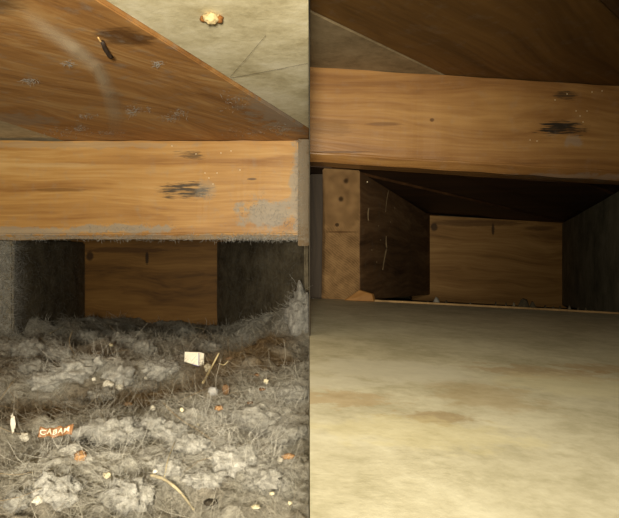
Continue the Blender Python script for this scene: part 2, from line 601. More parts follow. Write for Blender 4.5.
# shell: bottom, outer walls and the added light-blocking sheet between the two bays
M['shell'] = plain('dusty_board', srgb(92, 84, 64), 0.95, 0.3, 30)
fl = prism('floor', [(-0.95, 0.05), (XL, 0.05), (XL, 1.65), (-0.95, 1.65)], -0.02, 0.01, M['shell'], bevel=0)
setp(fl, kind='structure', label='bottom of the dusty bay under the lint')
wl = hexa('wall_left', [(-0.98, 0.05, -0.02), (-0.951, 0.05, -0.02), (-0.951, 0.05, ZC), (-0.98, 0.05, ZC), (-0.98, 1.65, -0.02), (-0.951, 1.65, -0.02), (-0.951, 1.65, ZC), (-0.98, 1.65, ZC)], M['shell'], bevel=0)
setp(wl, kind='structure')
pt = hexa('light_baffle', [(-0.0003, 0.45, -0.02), (0.0003, 0.45, -0.02), (0.0003, 0.45, CZ + 0.32), (-0.0003, 0.45, CZ + 0.32),
                             (-0.0003, 1.65, -0.02), (0.0003, 1.65, -0.02), (0.0003, 1.65, CZ + 0.32), (-0.0003, 1.65, CZ + 0.32)], plain('dark_sheet', srgb(52, 46, 36), 0.9, 0.2, 30), bevel=0)
setp(pt, kind='structure', label='added thin sheet blocking light between the dusty bay and the clean one')  # added divider, keeps lamp light from crossing between the bays

for x0_, x1_, z1_ in ((-0.95, XL, ZC), (0.0008, 0.98, CZ + 0.17)):
    wb = hexa('wall_back', [(x0_, 1.625, 0.0), (x1_, 1.625, 0.0), (x1_, 1.625, z1_), (x0_, 1.625, z1_), (x0_, 1.65, 0.0), (x1_, 1.65, 0.0), (x1_, 1.65, z1_), (x0_, 1.65, z1_)], M['shell'], bevel=0)
    setp(wb, kind='structure')

# ------------------------------------------------------------------ lint bed
MOUNDS = [  # px, py, radius px, height px, brightness (1 pale .. -1 dark brown)
    (60, 492, 42, 14, 1.0), (135, 490, 34, 10, 0.9), (110, 440, 40, 10, 0.5), (75, 385, 34, 8, 0.55), (118, 384, 22, 8, 0.7), (40, 400, 40, 8, 0.1),
    (185, 440, 45, 12, 0.9), (225, 470, 45, 8, 0.7), (280, 430, 45, 10, 0.45), (275, 490, 45, 6, 0.3), (20, 470, 30, 4, -0.2),
    (140, 345, 24, 8, 0.2), (60, 350, 30, 7, 0.25), (195, 350, 26, 8, -0.2), (245, 375, 46, 12, -0.9), (285, 360, 30, 12, -0.7), (150, 408, 45, 4, -0.9),
    (90, 415, 40, 4, -0.7), (110, 455, 26, 2, -0.7), (30, 430, 34, 2, -0.8), (210, 410, 30, 3, -0.7), (180, 330, 20, 4, -0.3), (20, 345, 24, 8, 0.35),
    (160, 375, 26, 6, 0.35), (215, 505, 22, 3, -0.5), (100, 360, 26, 6, 0.3)]


def base_h(y):
    return np.interp(y, [0.1, 0.3, 0.6, 0.88, 1.2, 1.57], [-0.121, -0.121, -0.125, -0.142, -0.168, -0.200])


MW = []
for (px, py, rp, hp, br) in MOUNDS:
    Y = 0.5
    for _ in range(40):
        Y = max(0.1, min(1.6, -base_h(Y) * F / (py - CY)))
    MW.append(((px - CX) / F * Y, Y, rp / F * Y, rp / F * Y * 1.7, hp / F * Y * 1.25, br))


def bed_h(x, y, fine=True):
    z = base_h(y).astype(float) if hasattr(y, 'shape') else float(base_h(y))
    z = np.asarray(z, dtype=float)
    for (mx, my, rx, ry, mh, br) in MW:
        z = z + mh * np.exp(-(((x - mx) / rx) ** 2 + ((y - my) / ry) ** 2))
    # banked up against the two joists
    z = z + 0.015 * np.exp(-((x + 0.00) / 0.045) ** 2) * np.clip((y - 0.62) / 0.25, 0, 1) * np.clip((1.3 - y) / 0.3, 0, 1)
    z = z + 0.03 * np.exp(-((x + 0.50) / 0.06) ** 2) * np.clip((y - 0.7) / 0.15, 0, 1)
    xj = xr0 + (xr1 - xr0) * (y - YJ) / (YE - YJ)
    z = z + 0.062 * np.exp(-((np.minimum(x, xj) - xj) / 0.055) ** 2) * np.clip((y - 0.72) / 0.16, 0, 1) * np.clip((1.45 - y) / 0.5, 0, 1)
    a = np.asarray(x, dtype=float)
    b = np.asarray(y, dtype=float)
    z = z + 0.020 * vnoise(a * 14, b * 11, 1) + 0.013 * vnoise(a * 34, b * 28, 2)
    if fine:
        z = z + 0.0085 * np.abs(vnoise(a * 75, b * 65, 3)) + 0.004 * vnoise(a * 170, b * 150, 4) + 0.0025 * vnoise(a * 380, b * 350, 5)
    return z + CZ


def bed_tint(x, y):
    s = 0.55 * vnoise(x * 18, y * 14, 11) + 0.5 * vnoise(x * 45, y * 40, 12)
    t = np.full_like(x, 0.0) + s * 1.5
    for (mx, my, rx, ry, mh, br) in MW:
        t = t + 1.0 * br * np.exp(-(((x - mx) / rx) ** 2 + ((y - my) / ry) ** 2))
    t = np.clip(t, -1, 1)[:, None]
    up = np.clip(t, 0, 1)
    dn = np.clip(-t, 0, 1)
    return GREY * (1 - up - dn) + PALE * up + BROWN * dn


ny, nx = 380, 400
ys = 0.14 * (1.56 / 0.14) ** np.linspace(0, 1, ny)
xs = -0.0004 - 0.76 * np.linspace(0, 1, nx) ** 1.15
X, Yg = np.meshgrid(xs, ys)
Z = bed_h(X, Yg)
V = np.stack([X, Yg, Z], axis=-1).reshape(-1, 3)
idx = (np.arange(ny - 1)[:, None] * nx + np.arange(nx - 1)[None, :])
Fq = np.stack([idx, idx + nx, idx + nx + 1, idx + 1], axis=-1).reshape(-1, 4)
bed = link('lint_bed', mesh_from('lint_bed', V, Fq, bed_tint(V[:, 0], V[:, 1])), M['lint'])
setp(bed, kind='stuff', label='thick grey and brown bed of lint and hair on the bay floor', category='lint')


def rand_on_bed(n, p=1.5, y0=0.16, y1=1.54):
    u = rng.random(n)
    q = 1 - p
    y = (y0 ** q + u * (y1 ** q - y0 ** q)) ** (1 / q)
    lo = np.maximum(-0.74, -0.62 * y - 0.08)
    x = -0.003 + (lo + 0.003) * rng.random(n)
    return x, y


N = 66000
x, y = rand_on_bed(N, 0.6)
z = bed_h(x, y) + 0.0005
# local combing direction, so strands lie in swathes
ang = 2 * math.pi * (vnoise(x * 9, y * 8, 21) + 0.5) * 1.6 + rng.normal(0, 0.75, N)
dirs = np.stack([np.cos(ang), np.sin(ang), rng.normal(0.05, 0.22, N)], axis=1)
lens = rng.gamma(2.0, 0.0042, N) + 0.004
rad = rng.uniform(0.00006, 0.00014, N) * np.clip(y / 0.5, 0.6, 1.8)
tint = bed_tint(x, y) * rng.uniform(0.8, 1.35, (N, 1))
fuzz('lint_fibre', np.stack([x, y, z], axis=1), dirs, lens, rad, tint, bed, 4, 2.6, 0.6, side=-1)
# long pale and dark hairs lying over the bed
N = 300
x, y = rand_on_bed(N, 0.9, 0.2, 1.2)
z = bed_h(x, y) + 0.003
ang = 2 * math.pi * (vnoise(x * 6, y * 6, 22) + 0.5) * 1.5 + rng.normal(0, 0.6, N)
dirs = np.stack([np.cos(ang), np.sin(ang), rng.uniform(0.05, 0.45, N)], axis=1)
k = rng.random((N, 1))
tint = np.where(k < 0.55, np.array([0.42, 0.39, 0.32]), np.where(k < 0.8, np.array([0.36, 0.25, 0.12]), np.array([0.05, 0.04, 0.03])))
fuzz('stray_hair', np.stack([x, y, z], axis=1), dirs, rng.uniform(0.015, 0.05, N), 0.00013 * np.clip(y / 0.5, 0.5, 1.3), tint, bed, 7, 1.6, 1.1, side=-1)


def on_bed(px, py, lift=0.0):
    dx, dz = (px - CX) / F, (CY - py) / F
    Y = 0.15
    while Y < 1.6:
        if CZ + dz * Y <= float(bed_h(np.array([dx * Y]), np.array([Y]), True)[0]):
            break
        Y += 0.002
    return Vector((dx * Y, Y, float(bed_h(np.array([dx * Y]), np.array([Y]), True)[0]) + lift))


# lint tufts: each its own thing
TUFTS = [(55, 498, 24, 10, 1.0), (128, 498, 24, 10, 0.95), (110, 434, 26, 8, 0.75), (150, 432, 15, 7, 0.9), (172, 440, 18, 8, 1.0), (190, 452, 18, 7, 0.9), (232, 462, 24, 8, 0.85), (205, 480, 16, 5, 0.7),
         (75, 372, 20, 7, 0.75), (48, 384, 17, 6, 0.7), (118, 380, 16, 7, 0.85), (102, 398, 14, 4, 0.6), (120, 346, 15, 7, 0.45), (143, 352, 11, 6, 0.5), (185, 337, 11, 5, 0.45), (60, 358, 14, 6, 0.55), (90, 366, 12, 5, 0.7), (160, 372, 18, 6, 0.65),
         (36, 370, 13, 5, 0.5), (250, 425, 24, 8, 0.6), (285, 438, 20, 7, 0.5), (262, 480, 22, 6, 0.55), (28, 352, 13, 6, 0.6), (208, 352, 12, 6, 0.35), (18, 505, 14, 5, 0.55), (170, 470, 14, 5, 0.7),
         (88, 340, 10, 5, 0.45), (140, 390, 14, 4, 0.5), (72, 408, 15, 4, 0.45), (295, 395, 15, 5, 0.45)]
MARKS = [((57, 447), 'orange wrapper'), ((120, 384), 'cluster of foam beads'), ((195, 365), 'white paper scrap'), ((172, 497), 'long crooked twig'), ((288, 459), 'long orange chip'), ((81, 459), 'rounded orange nugget'),
         ((226, 395), 'curled rust-brown leaf scrap'), ((10, 350), 'lint-caked joist end'), ((140, 325), 'orange-brown end board'), ((211, 505), 'blackish crumb'), ((13, 434), 'upright white flake')]


def nearest_mark(px, py):
    return min(MARKS, key=lambda m: math.hypot(m[0][0] - px, (m[0][1] - py) * 1.8))[1]


by_mark = {}
for i, t in enumerate(TUFTS):
    by_mark.setdefault(nearest_mark(t[0], t[1]), []).append((-t[2], i))
tuft_label = {}
for mk, lst in by_mark.items():
    words = ['large matted', 'smaller fluffy', 'low flattened', 'thin wispy', 'tiny ragged', 'last and smallest'] if len(lst) > 1 else ['matted']
    for w_, (_, i) in zip(words, sorted(lst)):
        shade = 'pale grey' if TUFTS[i][4] > 0.7 else 'grey' if TUFTS[i][4] > 0.5 else 'dull dark grey'
        tuft_label[i] = '%s %s lint tuft near the %s' % (w_, shade, mk)
for i, (px, py, rp, hp, br) in enumerate(TUFTS):
    p = on_bed(px, py)
    r = rp / F * p.y
    h = hp / F * p.y * 1.5
    ti = GREY * 0.75 * (1 - br) + PALE * 0.86 * br
    bm_ = lump('lint_tuft', p + Vector((0, 0, h * 0.1)), (r * 0.9, r * 1.1, h), M['lint'], None, 4, 0.5, 2.2, 10 + i, random.uniform(0, 3), tint=ti, limx=-0.0012)
    setp(bm_, label=tuft_label.get(i, 'small grey wisp of lint on the lint bed'), category='lint tuft', group='lint tufts on the lint bed')
    me = bm_.data
    n = 1000
    sel = rng.integers(0, len(me.vertices), n)
    co = np.array([me.vertices[int(s)].co for s in sel])
    no = np.array([me.vertices[int(s)].normal for s in sel])
    keep = no[:, 2] > -0.2
    co, no = co[keep], no[keep]
    n = len(co)
    fz = fuzz('fuzz', co, no * 0.35 + rng.normal(0, 0.7, (n, 3)), rng.uniform(0.3, 0.9, n) * r * 0.7, rng.uniform(0.00006, 0.00012, n) * max(0.7, p.y / 0.5), np.tile(ti, (n, 1)) * rng.uniform(0.7, 1.15, (n, 1)), bm_, 3, 2.2, 0.4)
    if p.x + r > -0.03:
        vv = np.zeros(len(fz.data.vertices) * 3, dtype=np.float32)
        fz.data.vertices.foreach_get('co', vv)
        vv = vv.reshape(-1, 3)
        vv[:, 0] = np.minimum(vv[:, 0], -0.0012 - p.x)
        fz.data.vertices.foreach_set('co', vv.ravel())

# pale lint lump climbing the right-hand joist
lp = P(303, 318, 0.80)
lumpo = lump('lint_clump', lp, (0.022, 0.03, 0.042), M['lint'], None, 4, 0.45, 2.0, 77, tint=PALE * 0.6, limx=-0.0012)
setp(lumpo, label='large pale lint clump packed against the joist below the corner post', category='lint clump')
n = 500
co = np.array([lumpo.data.vertices[int(s)].co for s in rng.integers(0, len(lumpo.data.vertices), n)])
co = co[co[:, 0] < 0.004]
n = len(co)
fuzz('fuzz', co, co * 12 + rng.normal(0, 0.6, (n, 3)) - np.array([0.6, 0, 0]), rng.uniform(0.008, 0.02, n), np.full(n, 0.00014), np.tile(PALE * 0.6, (n, 1)) * rng.uniform(0.7, 1.2, (n, 1)), lumpo, 4, 1.2)

# lint caked on the left joist's end, and fuzz over both joists, beam edge and ceiling
n = 2600
st = np.stack([xl0 - 0.045 + 0.043 * rng.random(n) ** 1.1, np.full(n, YJ - 0.001), rng.uniform(CZ - 0.15, zt - 0.002, n)], axis=1)
fuzz('lint_coat', st, np.stack([rng.normal(0, 0.6, n), -np.abs(rng.normal(0.6, 0.3, n)), rng.normal(0, 0.6, n)], axis=1), rng.uniform(0.006, 0.022, n), rng.uniform(0.00016, 0.00028, n),
     np.tile(PALE * 0.8, (n, 1)) * rng.uniform(0.6, 1.2, (n, 1)), jl, 4, 1.6)
n = 1300
u = rng.random(n) ** 2.5 * 0.10
st = np.stack([xl0 + (xl1 - xl0) * u, YJ + (YE - YJ) * u, rng.uniform(CZ - 0.15, zt - 0.002, n)], axis=1)
fuzz('lint_coat', st, np.stack([np.abs(rng.normal(0.3, 0.4, n)), -np.abs(rng.normal(0.3, 0.4, n)), rng.normal(0, 0.8, n)], axis=1), rng.uniform(0.005, 0.016, n), rng.uniform(0.00012, 0.00022, n),
     np.tile(PALE * 0.5, (n, 1)) * rng.uniform(0.5, 1.2, (n, 1)), jl, 4, 1.8)
n = 1500
u = rng.random(n) ** 1.3
st = np.stack([xl0 + (xl1 - xl0) * u + 0.001, YJ + (YE - YJ) * u, rng.uniform(CZ - 0.16, zt + 0.01, n)], axis=1)
fuzz('dust_fuzz', st, np.stack([np.abs(rng.normal(0.4, 0.3, n)), rng.normal(0, 0.7, n), rng.normal(0, 0.7, n)], axis=1), rng.uniform(0.004, 0.02, n), np.full(n, 0.00014), np.tile(GREY * 0.5, (n, 1)) * rng.uniform(0.6, 1.1, (n, 1)), jl, 4, 1.4)
u = rng.random(n) ** 1.3
st = np.stack([xr0 + (xr1 - xr0) * u - 0.001, YJ + (YE - YJ) * u, rng.uniform(CZ - 0.16, zt + 0.01, n)], axis=1)
fuzz('dust_fuzz', st, np.stack([-np.abs(rng.normal(0.4, 0.3, n)), rng.normal(0, 0.7, n), rng.normal(0, 0.7, n)], axis=1), rng.uniform(0.004, 0.02, n), np.full(n, 0.00014), np.tile(GREY * 0.5, (n, 1)) * rng.uniform(0.6, 1.1, (n, 1)), jr, 4, 1.4)
# beam: fringe along the lower edge, thicker at the right-hand end
n = 2600
bx = np.where(rng.random(n) < 0.55, -0.001 - 0.13 * rng.random(n) ** 1.4, -0.46 * rng.random(n))
st = np.stack([bx, YB + rng.uniform(0, 0.012, n), CZ + 0.031 + rng.uniform(-0.002, 0.006, n)], axis=1)
fuzz('dust_fringe', st, np.stack([rng.normal(0, 0.8, n), -np.abs(rng.normal(0.35, 0.3, n)), rng.normal(-0.1, 0.5, n)], axis=1), rng.uniform(0.003, 0.010, n), np.full(n, 0.0002), np.tile(PALE * 0.9, (n, 1)) * rng.uniform(0.6, 1.1, (n, 1)), hb, 4, 1.6, 0.2, side=-1)
n = 1500
cxs = np.array([[268, 215, 22, 14], [250, 208, 12, 10], [288, 225, 12, 10], [120, 228, 45, 4], [30, 232, 30, 3], [299, 190, 5, 45], [205, 196, 8, 6]])
w = np.array([4, 2, 3, 2.5, 1, 4, 0.6])
k = rng.choice(len(cxs), n, p=w / w.sum())
pxs = cxs[k, 0] + rng.normal(0, 0.6, n) * cxs[k, 2]
pys = np.clip(cxs[k, 1] + rng.normal(0, 0.6, n) * cxs[k, 3], 143, 236)
st = np.stack([np.minimum((pxs - CX) / F * YB, -0.003), np.full(n, YB - 0.0002), CZ + (CY - pys) / F * YB], axis=1)
st[pxs > 297, 1] = YB - 0.0125
fuzz('dust_patch', st, np.stack([rng.normal(0, 1, n), -np.abs(rng.normal(0.1, 0.1, n)), rng.normal(0, 1, n)], axis=1), rng.uniform(0.002, 0.007, n), np.full(n, 0.00013), np.tile(PALE * 0.7, (n, 1)) * rng.uniform(0.7, 1.1, (n, 1)), hb, 4, 1.8, side=-1)
# flecks of lint stuck to the brown ceiling plank
n = 900
spots = [(140, 108, 10, 4), (133, 112, 6, 3), (170, 118, 9, 3), (86, 116, 8, 3), (60, 132, 22, 4), (110, 133, 16, 3), (180, 113, 6, 3), (250, 132, 20, 4), (80, 128, 6, 3), (158, 63, 5, 2), (235, 100, 14, 8), (283, 128, 12, 6), (30, 80, 6, 2), (68, 63, 5, 3)]
ss = np.array(spots)
k = rng.integers(0, len(ss), n)
pxs = ss[k, 0] + rng.normal(0, 0.6, n) * ss[k, 2]
pys = np.minimum(ss[k, 1] + rng.normal(0, 0.6, n) * ss[k, 3], 139)
Yc = 0.174 * F / (CY - pys)
st = np.stack([np.minimum((pxs - CX) / F * Yc, -0.003), np.minimum(Yc, 0.815), np.full(n, ZC - 0.0003)], axis=1)
cf = fuzz('lint_flecks', st, np.stack([rng.normal(0, 1, n), rng.normal(0, 1, n), -np.abs(rng.normal(0.08, 0.1, n))], axis=1), rng.uniform(0.002, 0.006, n), np.full(n, 0.00014), np.tile(PALE * 0.6, (n, 1)), None, 3, 2.0, side=-1)
under(cf, ceil_l)

# hanging veil of cobweb in front of the brown plank
nm = NT('cobweb')
tr = nm.t.nodes.new('ShaderNodeBsdfTransparent')
mx = nm.t.nodes.new('ShaderNodeMixShader')
at = nm.t.nodes.new('ShaderNodeAttribute')
at.attribute_name = 'tint'
nm.t.links.new(nm.math('MULTIPLY', at.outputs['Fac'], nm.smooth(nm.noise(nm.obj, 22, 2), -0.2, 0.7)), mx.inputs[0])
nm.t.links.new(tr.outputs[0], mx.inputs[1])
nm.t.links.new(nm.b.outputs[0], mx.inputs[2])
nm.t.links.new(mx.outputs[0], nm.t.nodes['Material Output'].inputs[0])
M['cobweb'] = nm.out((0.62, 0.52, 0.36), 1.0, 0.05)
path = [(22, 12, 0.375), (48, 30, 0.405), (75, 48, 0.44), (95, 66, 0.48), (108, 92, 0.55), (114, 118, 0.65), (112, 139, 0.77)]
cv, cf_, ct = [], [], []
seg = 60
for k in range(seg + 1):
    u = k / seg * (len(path) - 1)
    i = min(int(u), len(path) - 2)
    f = u - i
    a, b = path[i], path[i + 1]
    px, py, Y = [a[j] * (1 - f) + b[j] * f for j in range(3)]
    c = P(px, py, Y)
    i2, i3 = max(i - 1, 0), min(i + 2, len(path) - 1)
    d0 = [path[i + 1][j] - path[i2][j] for j in (0, 1)]
    d1_ = [path[i3][j] - path[i][j] for j in (0, 1)]
    nx_, nz_ = d0[1] * (1 - f) + d1_[1] * f, d0[0] * (1 - f) + d1_[0] * f
    L = math.hypot(nx_, nz_)
    for q in range(9):
        s = (q / 8 - 0.5) * 2
        wd = 11 / F * Y
        cv.append((c.x + s * wd * nx_ / L, c.y + 0.01 * s * s - 0.002 * math.sin(k * 0.2 + s), c.z + s * wd * nz_ / L))
        e = (1 - s * s) ** 2.0 * 0.6 * math.sin(math.pi * min(1, 0.02 + k / seg * 0.95))
        ct.append((e, e, e))
    if k:
        for q in range(8):
            o_ = (k - 1) * 9 + q
            cf_.append((o_, o_ + 1, o_ + 10, o_ + 9))
cw = link('cobweb', mesh_from('cobweb', np.array(cv), np.array(cf_), np.array(ct)), M['cobweb'])
setp(cw, label='faint hanging veil of cobweb below the brown ceiling plank', category='cobweb')

# ------------------------------------------------------------------ litter in the lint
M['foam'] = plain('white_foam', srgb(220, 214, 196), 0.9, 0.08, 300, 0.4)
M['cream'] = plain('cream_crumb', srgb(216, 206, 172), 0.85, 0.1, 300)
M['orange'] = plain('orange_bit', srgb(160, 124, 84), 0.8, 0.3, 260)
M['rust_leaf'] = plain('rust_leaf', srgb(122, 94, 66), 0.8, 0.3, 200)
M['straw'] = plain('straw', srgb(204, 188, 144), 0.6, 0.15, 300)
M['twig'] = plain('twig', srgb(172, 160, 130), 0.7, 0.25, 200)
M['black_bit'] = plain('black_bit', srgb(62, 56, 46), 0.8, 0.3, 200)
M['paper'] = plain('paper', srgb(250, 244, 222), 0.7, 0.03, 200, 0.1)
M['blue_ink'] = plain('blue_ink', srgb(92, 88, 150), 0.6, 0.1, 300, 0)
M['wrap'] = plain('orange_wrapper', srgb(130, 92, 56), 0.4, 0.25, 200, 0.5, 0.5)
M['wrap_ink'] = plain('wrapper_print', srgb(220, 204, 180), 0.5, 0.05, 200, 0)


def bit(name, px, py, w, h, mat, label, cat, group=None, seed=1, sub=3, amp=0.55, rot=0.0, depth=1.0, lift=0.0012):
    p = on_bed(px, py, lift)
    s = p.y / F
    o = lump(name, p, (w / 2 * s, w / 2 * s * depth, h / 2 * s), mat, None, sub, amp, 1.8, seed, rot)
    setp(o, label=label, category=cat)
    if group:
        o['group'] = group
    return o


for i, (px, py, w, h) in enumerate([(25, 441, 10, 9), (140, 438, 9, 10), (156, 478, 8, 8), (60, 500, 16, 8), (38, 506, 10, 8), (152, 432, 6, 6)]):
    bit('foam_crumb', px, py, w, h, M['foam'], 'pea-sized white foam crumb near the ' + nearest_mark(px, py), 'crumb', 'white foam crumbs in the lint', 30 + i, 3)
for i, (px, py, w, h) in enumerate([(108, 388, 10, 9), (117, 383, 9, 9), (119, 390, 9, 7), (130, 383, 9, 8), (124, 377, 8, 7), (137, 385, 5, 5), (146, 381, 4, 3), (144, 387, 4, 4), (95, 369, 4, 6), (94, 382, 4, 4), (153, 410, 5, 5)]):
    bit('foam_bead', px, py, w, h, M['foam'], 'off-white foam bead clustered on the lint behind the orange wrapper', 'foam bead', 'foam beads on the lint', 50 + i, 3, 0.45)
for i, (px, py, w, h) in enumerate([(107, 479, 8, 6), (117, 442, 8, 9), (266, 383, 5, 5), (198, 427, 3, 3), (111, 347, 4, 3), (272, 499, 5, 3), (290, 506, 4, 4), (256, 510, 8, 3), (182, 412, 4, 4)]):
    bit('cream_crumb', px, py, w, h, M['cream'], 'tiny cream-coloured crumb near the ' + nearest_mark(px, py), 'crumb', 'cream crumbs in the lint', 70 + i)
bit('paint_flake', 13, 434, 5, 17, M['foam'], 'thin upright white flake beside a white foam crumb', 'flake', None, 80, 3, 0.8, 0, 0.4, 0.006)
for i, (px, py, w, h) in enumerate([(128, 408, 8, 4), (153, 366, 8, 4), (219, 411, 8, 5)]):
    bit('orange_chip', px, py, w, h, M['orange'], 'small flat orange chip near the ' + nearest_mark(px, py), 'chip', 'small orange chips in the lint', 90 + i)
bit('orange_pebble', 81, 459, 12, 9, M['orange'], 'rounded orange-tan nugget below the orange wrapper', 'nugget', None, 96, 3)
bit('cork_chip', 288, 459, 13, 6, M['orange'], 'long orange chip with a pale end on the grey hair mat', 'chip', None, 97, 3, 0.25, 0.2, 0.6)
bit('cork_chip_crumb', 280, 464, 6, 6, M['foam'], 'tiny white crumb touching the long orange chip', 'crumb', None, 98)
bit('dry_leaf', 226, 395, 8, 12, M['rust_leaf'], 'curled rust-brown leaf scrap below the pale straw', 'leaf', None, 99, 3, 0.4, 0.6, 0.6, 0.003)
bit('dry_leaf', 229, 360, 6, 4, M['rust_leaf'], 'little rust-brown leaf fleck behind the pale straw', 'leaf', None, 100)
bit('grey_scrap', 213, 394, 10, 9, plain('grey_scrap', srgb(176, 174, 170), 0.7, 0.2, 200), 'crumpled grey-white scrap beside the curled leaf', 'scrap', None, 101, 3, 0.5)
bit('grey_scrap', 150, 344, 7, 6, plain('white_scrap', srgb(210, 208, 204), 0.6, 0.1, 200), 'crumpled whitish scrap at the back of the lint', 'scrap', None, 102, 3, 0.5)
bit('dark_crumb', 211, 505, 14, 4, M['black_bit'], 'blackish crumb in a hollow of the lint', 'crumb', None, 103, 3, 0.4)
for i, (px, py) in enumerate([(250, 405), (257, 378), (262, 391), (99, 430)]):
    bit('wood_chip', px, py, 6, 3, M['rust_leaf'], 'reddish-brown wood fleck in the brown hair', 'chip', 'wood flecks in the brown hair', 110 + i)


def bent_stick(name, pts, r, mat, label, cat, branch=None):
    ps = [on_bed(px, py, lf) for px, py, lf in pts]
    root = empty(name, ps[0])

    def tube(nm, ps, r, r2):
        m = 6
        bm = bmesh.new()
        prev = None
        K = len(ps)
        # resample with Catmull-Rom
        res = []
        for i in range(K - 1):
            p0, p1, p2, p3 = ps[max(i - 1, 0)], ps[i], ps[i + 1], ps[min(i + 2, K - 1)]
            for q in range(6):
                t = q / 6
                res.append(0.5 * ((2 * p1) + (p2 - p0) * t + (2 * p0 - 5 * p1 + 4 * p2 - p3) * t * t + (3 * p1 - p0 - 3 * p2 + p3) * t ** 3))
        res.append(ps[-1])
        for k, c in enumerate(res):
            ax = (res[min(k + 1, len(res) - 1)] - res[max(k - 1, 0)]).normalized()
            s = ax.cross(Vector((0, 0, 1))).normalized()
            t = ax.cross(s)
            rr = (r + (r2 - r) * k / (len(res) - 1)) * (1 + 0.2 * mnoise.noise(c * 200))
            ring = [bm.verts.new(c + (s * math.cos(i * 2 * math.pi / m) + t * math.sin(i * 2 * math.pi / m)) * rr) for i in range(m)]
            if prev:
                for i in range(m):
                    bm.faces.new((prev[i], prev[(i + 1) % m], ring[(i + 1) % m], ring[i]))
            else:
                bm.faces.new(ring)
            prev = ring
        bm.faces.new(prev)
        o = finish(bm, nm, mat, None, True)
        under(o, root)
    tube('stem', ps, r, r * 0.6)
    for br in branch or ():
        tube('side_shoot', [on_bed(px, py, lf) for px, py, lf in br], r * 0.5, r * 0.3)
    setp(root, label=label, category=cat)
    return root


bent_stick('straw', [(203, 386, 0.003), (211, 378, 0.010), (219, 369, 0.016)], 0.0013, M['straw'], 'short straight pale straw next to the white paper scrap', 'straw', [[(219, 372, 0.008), (224, 375, 0.008), (228, 372, 0.010)]])
bent_stick('twig', [(151, 484, 0.004), (163, 491, 0.005), (175, 499, 0.005), (184, 509, 0.004), (194, 519, 0.003)], 0.0009, M['twig'], 'long crooked pale twig lying across the lint', 'twig', [[(164, 490, 0.004), (168, 475, 0.006), (175, 460, 0.008)]])
bent_stick('straw', [(50, 337, 0.006), (58, 333, 0.006), (64, 330, 0.006)], 0.0006, M['straw'], 'fine pale stalk at the back near the caked joist', 'straw')
bent_stick('straw', [(196, 331, 0.008), (207, 334, 0.009), (214, 340, 0.006)], 0.0006, M['straw'], 'fine pale stalk in front of the orange-brown end board', 'straw')

# folded paper scrap with a printed line
pp = on_bed(195, 366, 0.006)
s = pp.y / F
root = setp(empty('paper_scrap', pp), label='bright white folded paper scrap with a thin blue line', category='paper')


def sheet(name, pts, mat, th=0.0005):
    bm = bmesh.new()
    a = [bm.verts.new(p) for p in pts]
    f = bm.faces.new(a)
    r = bmesh.ops.extrude_face_region(bm, geom=[f])
    for v in [g for g in r['geom'] if isinstance(g, bmesh.types.BMVert)]:
        v.co.y += th
    o = finish(bm, name, mat, None)
    o.parent = root
    return o


q = lambda px, py, d=0.0: Vector(((px - 195) * s, d, (366 - py) * s))
sheet('main_leaf', [q(185, 366.5, -0.004), q(202, 371.5, -0.004), q(199.5, 358.5, 0.004), q(184, 358, 0.004)], M['paper'])
sheet('folded_edge', [q(202.05, 371.5, -0.004), q(204, 371.8, 0.0), q(203, 360, 0.006), q(199.55, 358.5, 0.004)], M['paper'])
sheet('printed_line', [q(199.3, 370.3, -0.0046), q(200.1, 370.5, -0.0046), q(198.6, 359.0, 0.0034), q(197.9, 359, 0.0034)], M['blue_ink'], 0.0002)
sheet('printed_line', [q(193, 369.4, -0.0046), q(201.5, 371.8, -0.0046), q(201.4, 371.2, -0.0043), q(193, 368.8, -0.0043)], M['blue_ink'], 0.0002)
bit('foam_crumb', 208, 370, 8, 10, plain('grey_foam', srgb(176, 166, 140), 0.9, 0.15, 200), 'dull grey foam crumb between the paper scrap and the straw', 'crumb', None, 120, 3)

# orange sweet wrapper with white print
wp = on_bed(57, 449, 0.009)
s = wp.y / F
root = setp(empty('sweet_wrapper', wp), label='narrow orange wrapper strip with white lettering, half sunk in lint', category='wrapper')
WL, WH = 33 * s, 9 * s


def wshape(u, v):      # u along, v across in metres -> bent, rippled strip leaning back
    k = u / WL
    return Vector((u, v * 0.45 - 0.004 * k * k + 0.0005 * math.sin(k * 17), v * 0.9 + 0.10 * u + 0.004 * k * k + 0.0003 * math.sin(k * 23)))


bm = bmesh.new()
nu, nv = 32, 8
gr = [[bm.verts.new(wshape((i / nu - 0.5) * WL, (j / nv - 0.5) * WH * (1 + 0.14 * math.cos(i * 0.39)))) for j in range(nv + 1)] for i in range(nu + 1)]
for i in range(nu):
    for j in range(nv):
        bm.faces.new((gr[i][j], gr[i + 1][j], gr[i + 1][j + 1], gr[i][j + 1]))
wo = finish(bm, 'wrapper_strip', M['wrap'], root, True)
so = wo.modifiers.new('thickness', 'SOLIDIFY')
so.thickness = 0.0006
cu = bpy.data.curves.new('wrapper_lettering', 'FONT')
cu.body = 'CABAM'
cu.align_x, cu.align_y = 'CENTER', 'CENTER'
cu.size = WH * 0.75
cu.space_character = 1.25
cu.offset = WH * 0.012
tmp = bpy.data.objects.new('wrapper_lettering', cu)
col.objects.link(tmp)
bpy.context.view_layer.update()
tm = bpy.data.meshes.new_from_object(tmp.evaluated_get(bpy.context.evaluated_depsgraph_get()))
bpy.data.objects.remove(tmp)
bm = bmesh.new()
bm.from_mesh(tm)
bmesh.ops.triangulate(bm, faces=bm.faces)
bmesh.ops.subdivide_edges(bm, edges=bm.edges, cuts=1)
wid = max(v.co.x for v in bm.verts) - min(v.co.x for v in bm.verts)
sc = WL * 0.86 / wid
for v in bm.verts:
    v.co = wshape(v.co.x * sc - WL * 0.03, v.co.y) + Vector((0, -0.0008, 0.0004))
lt = finish(bm, 'lettering', M['wrap_ink'], root)

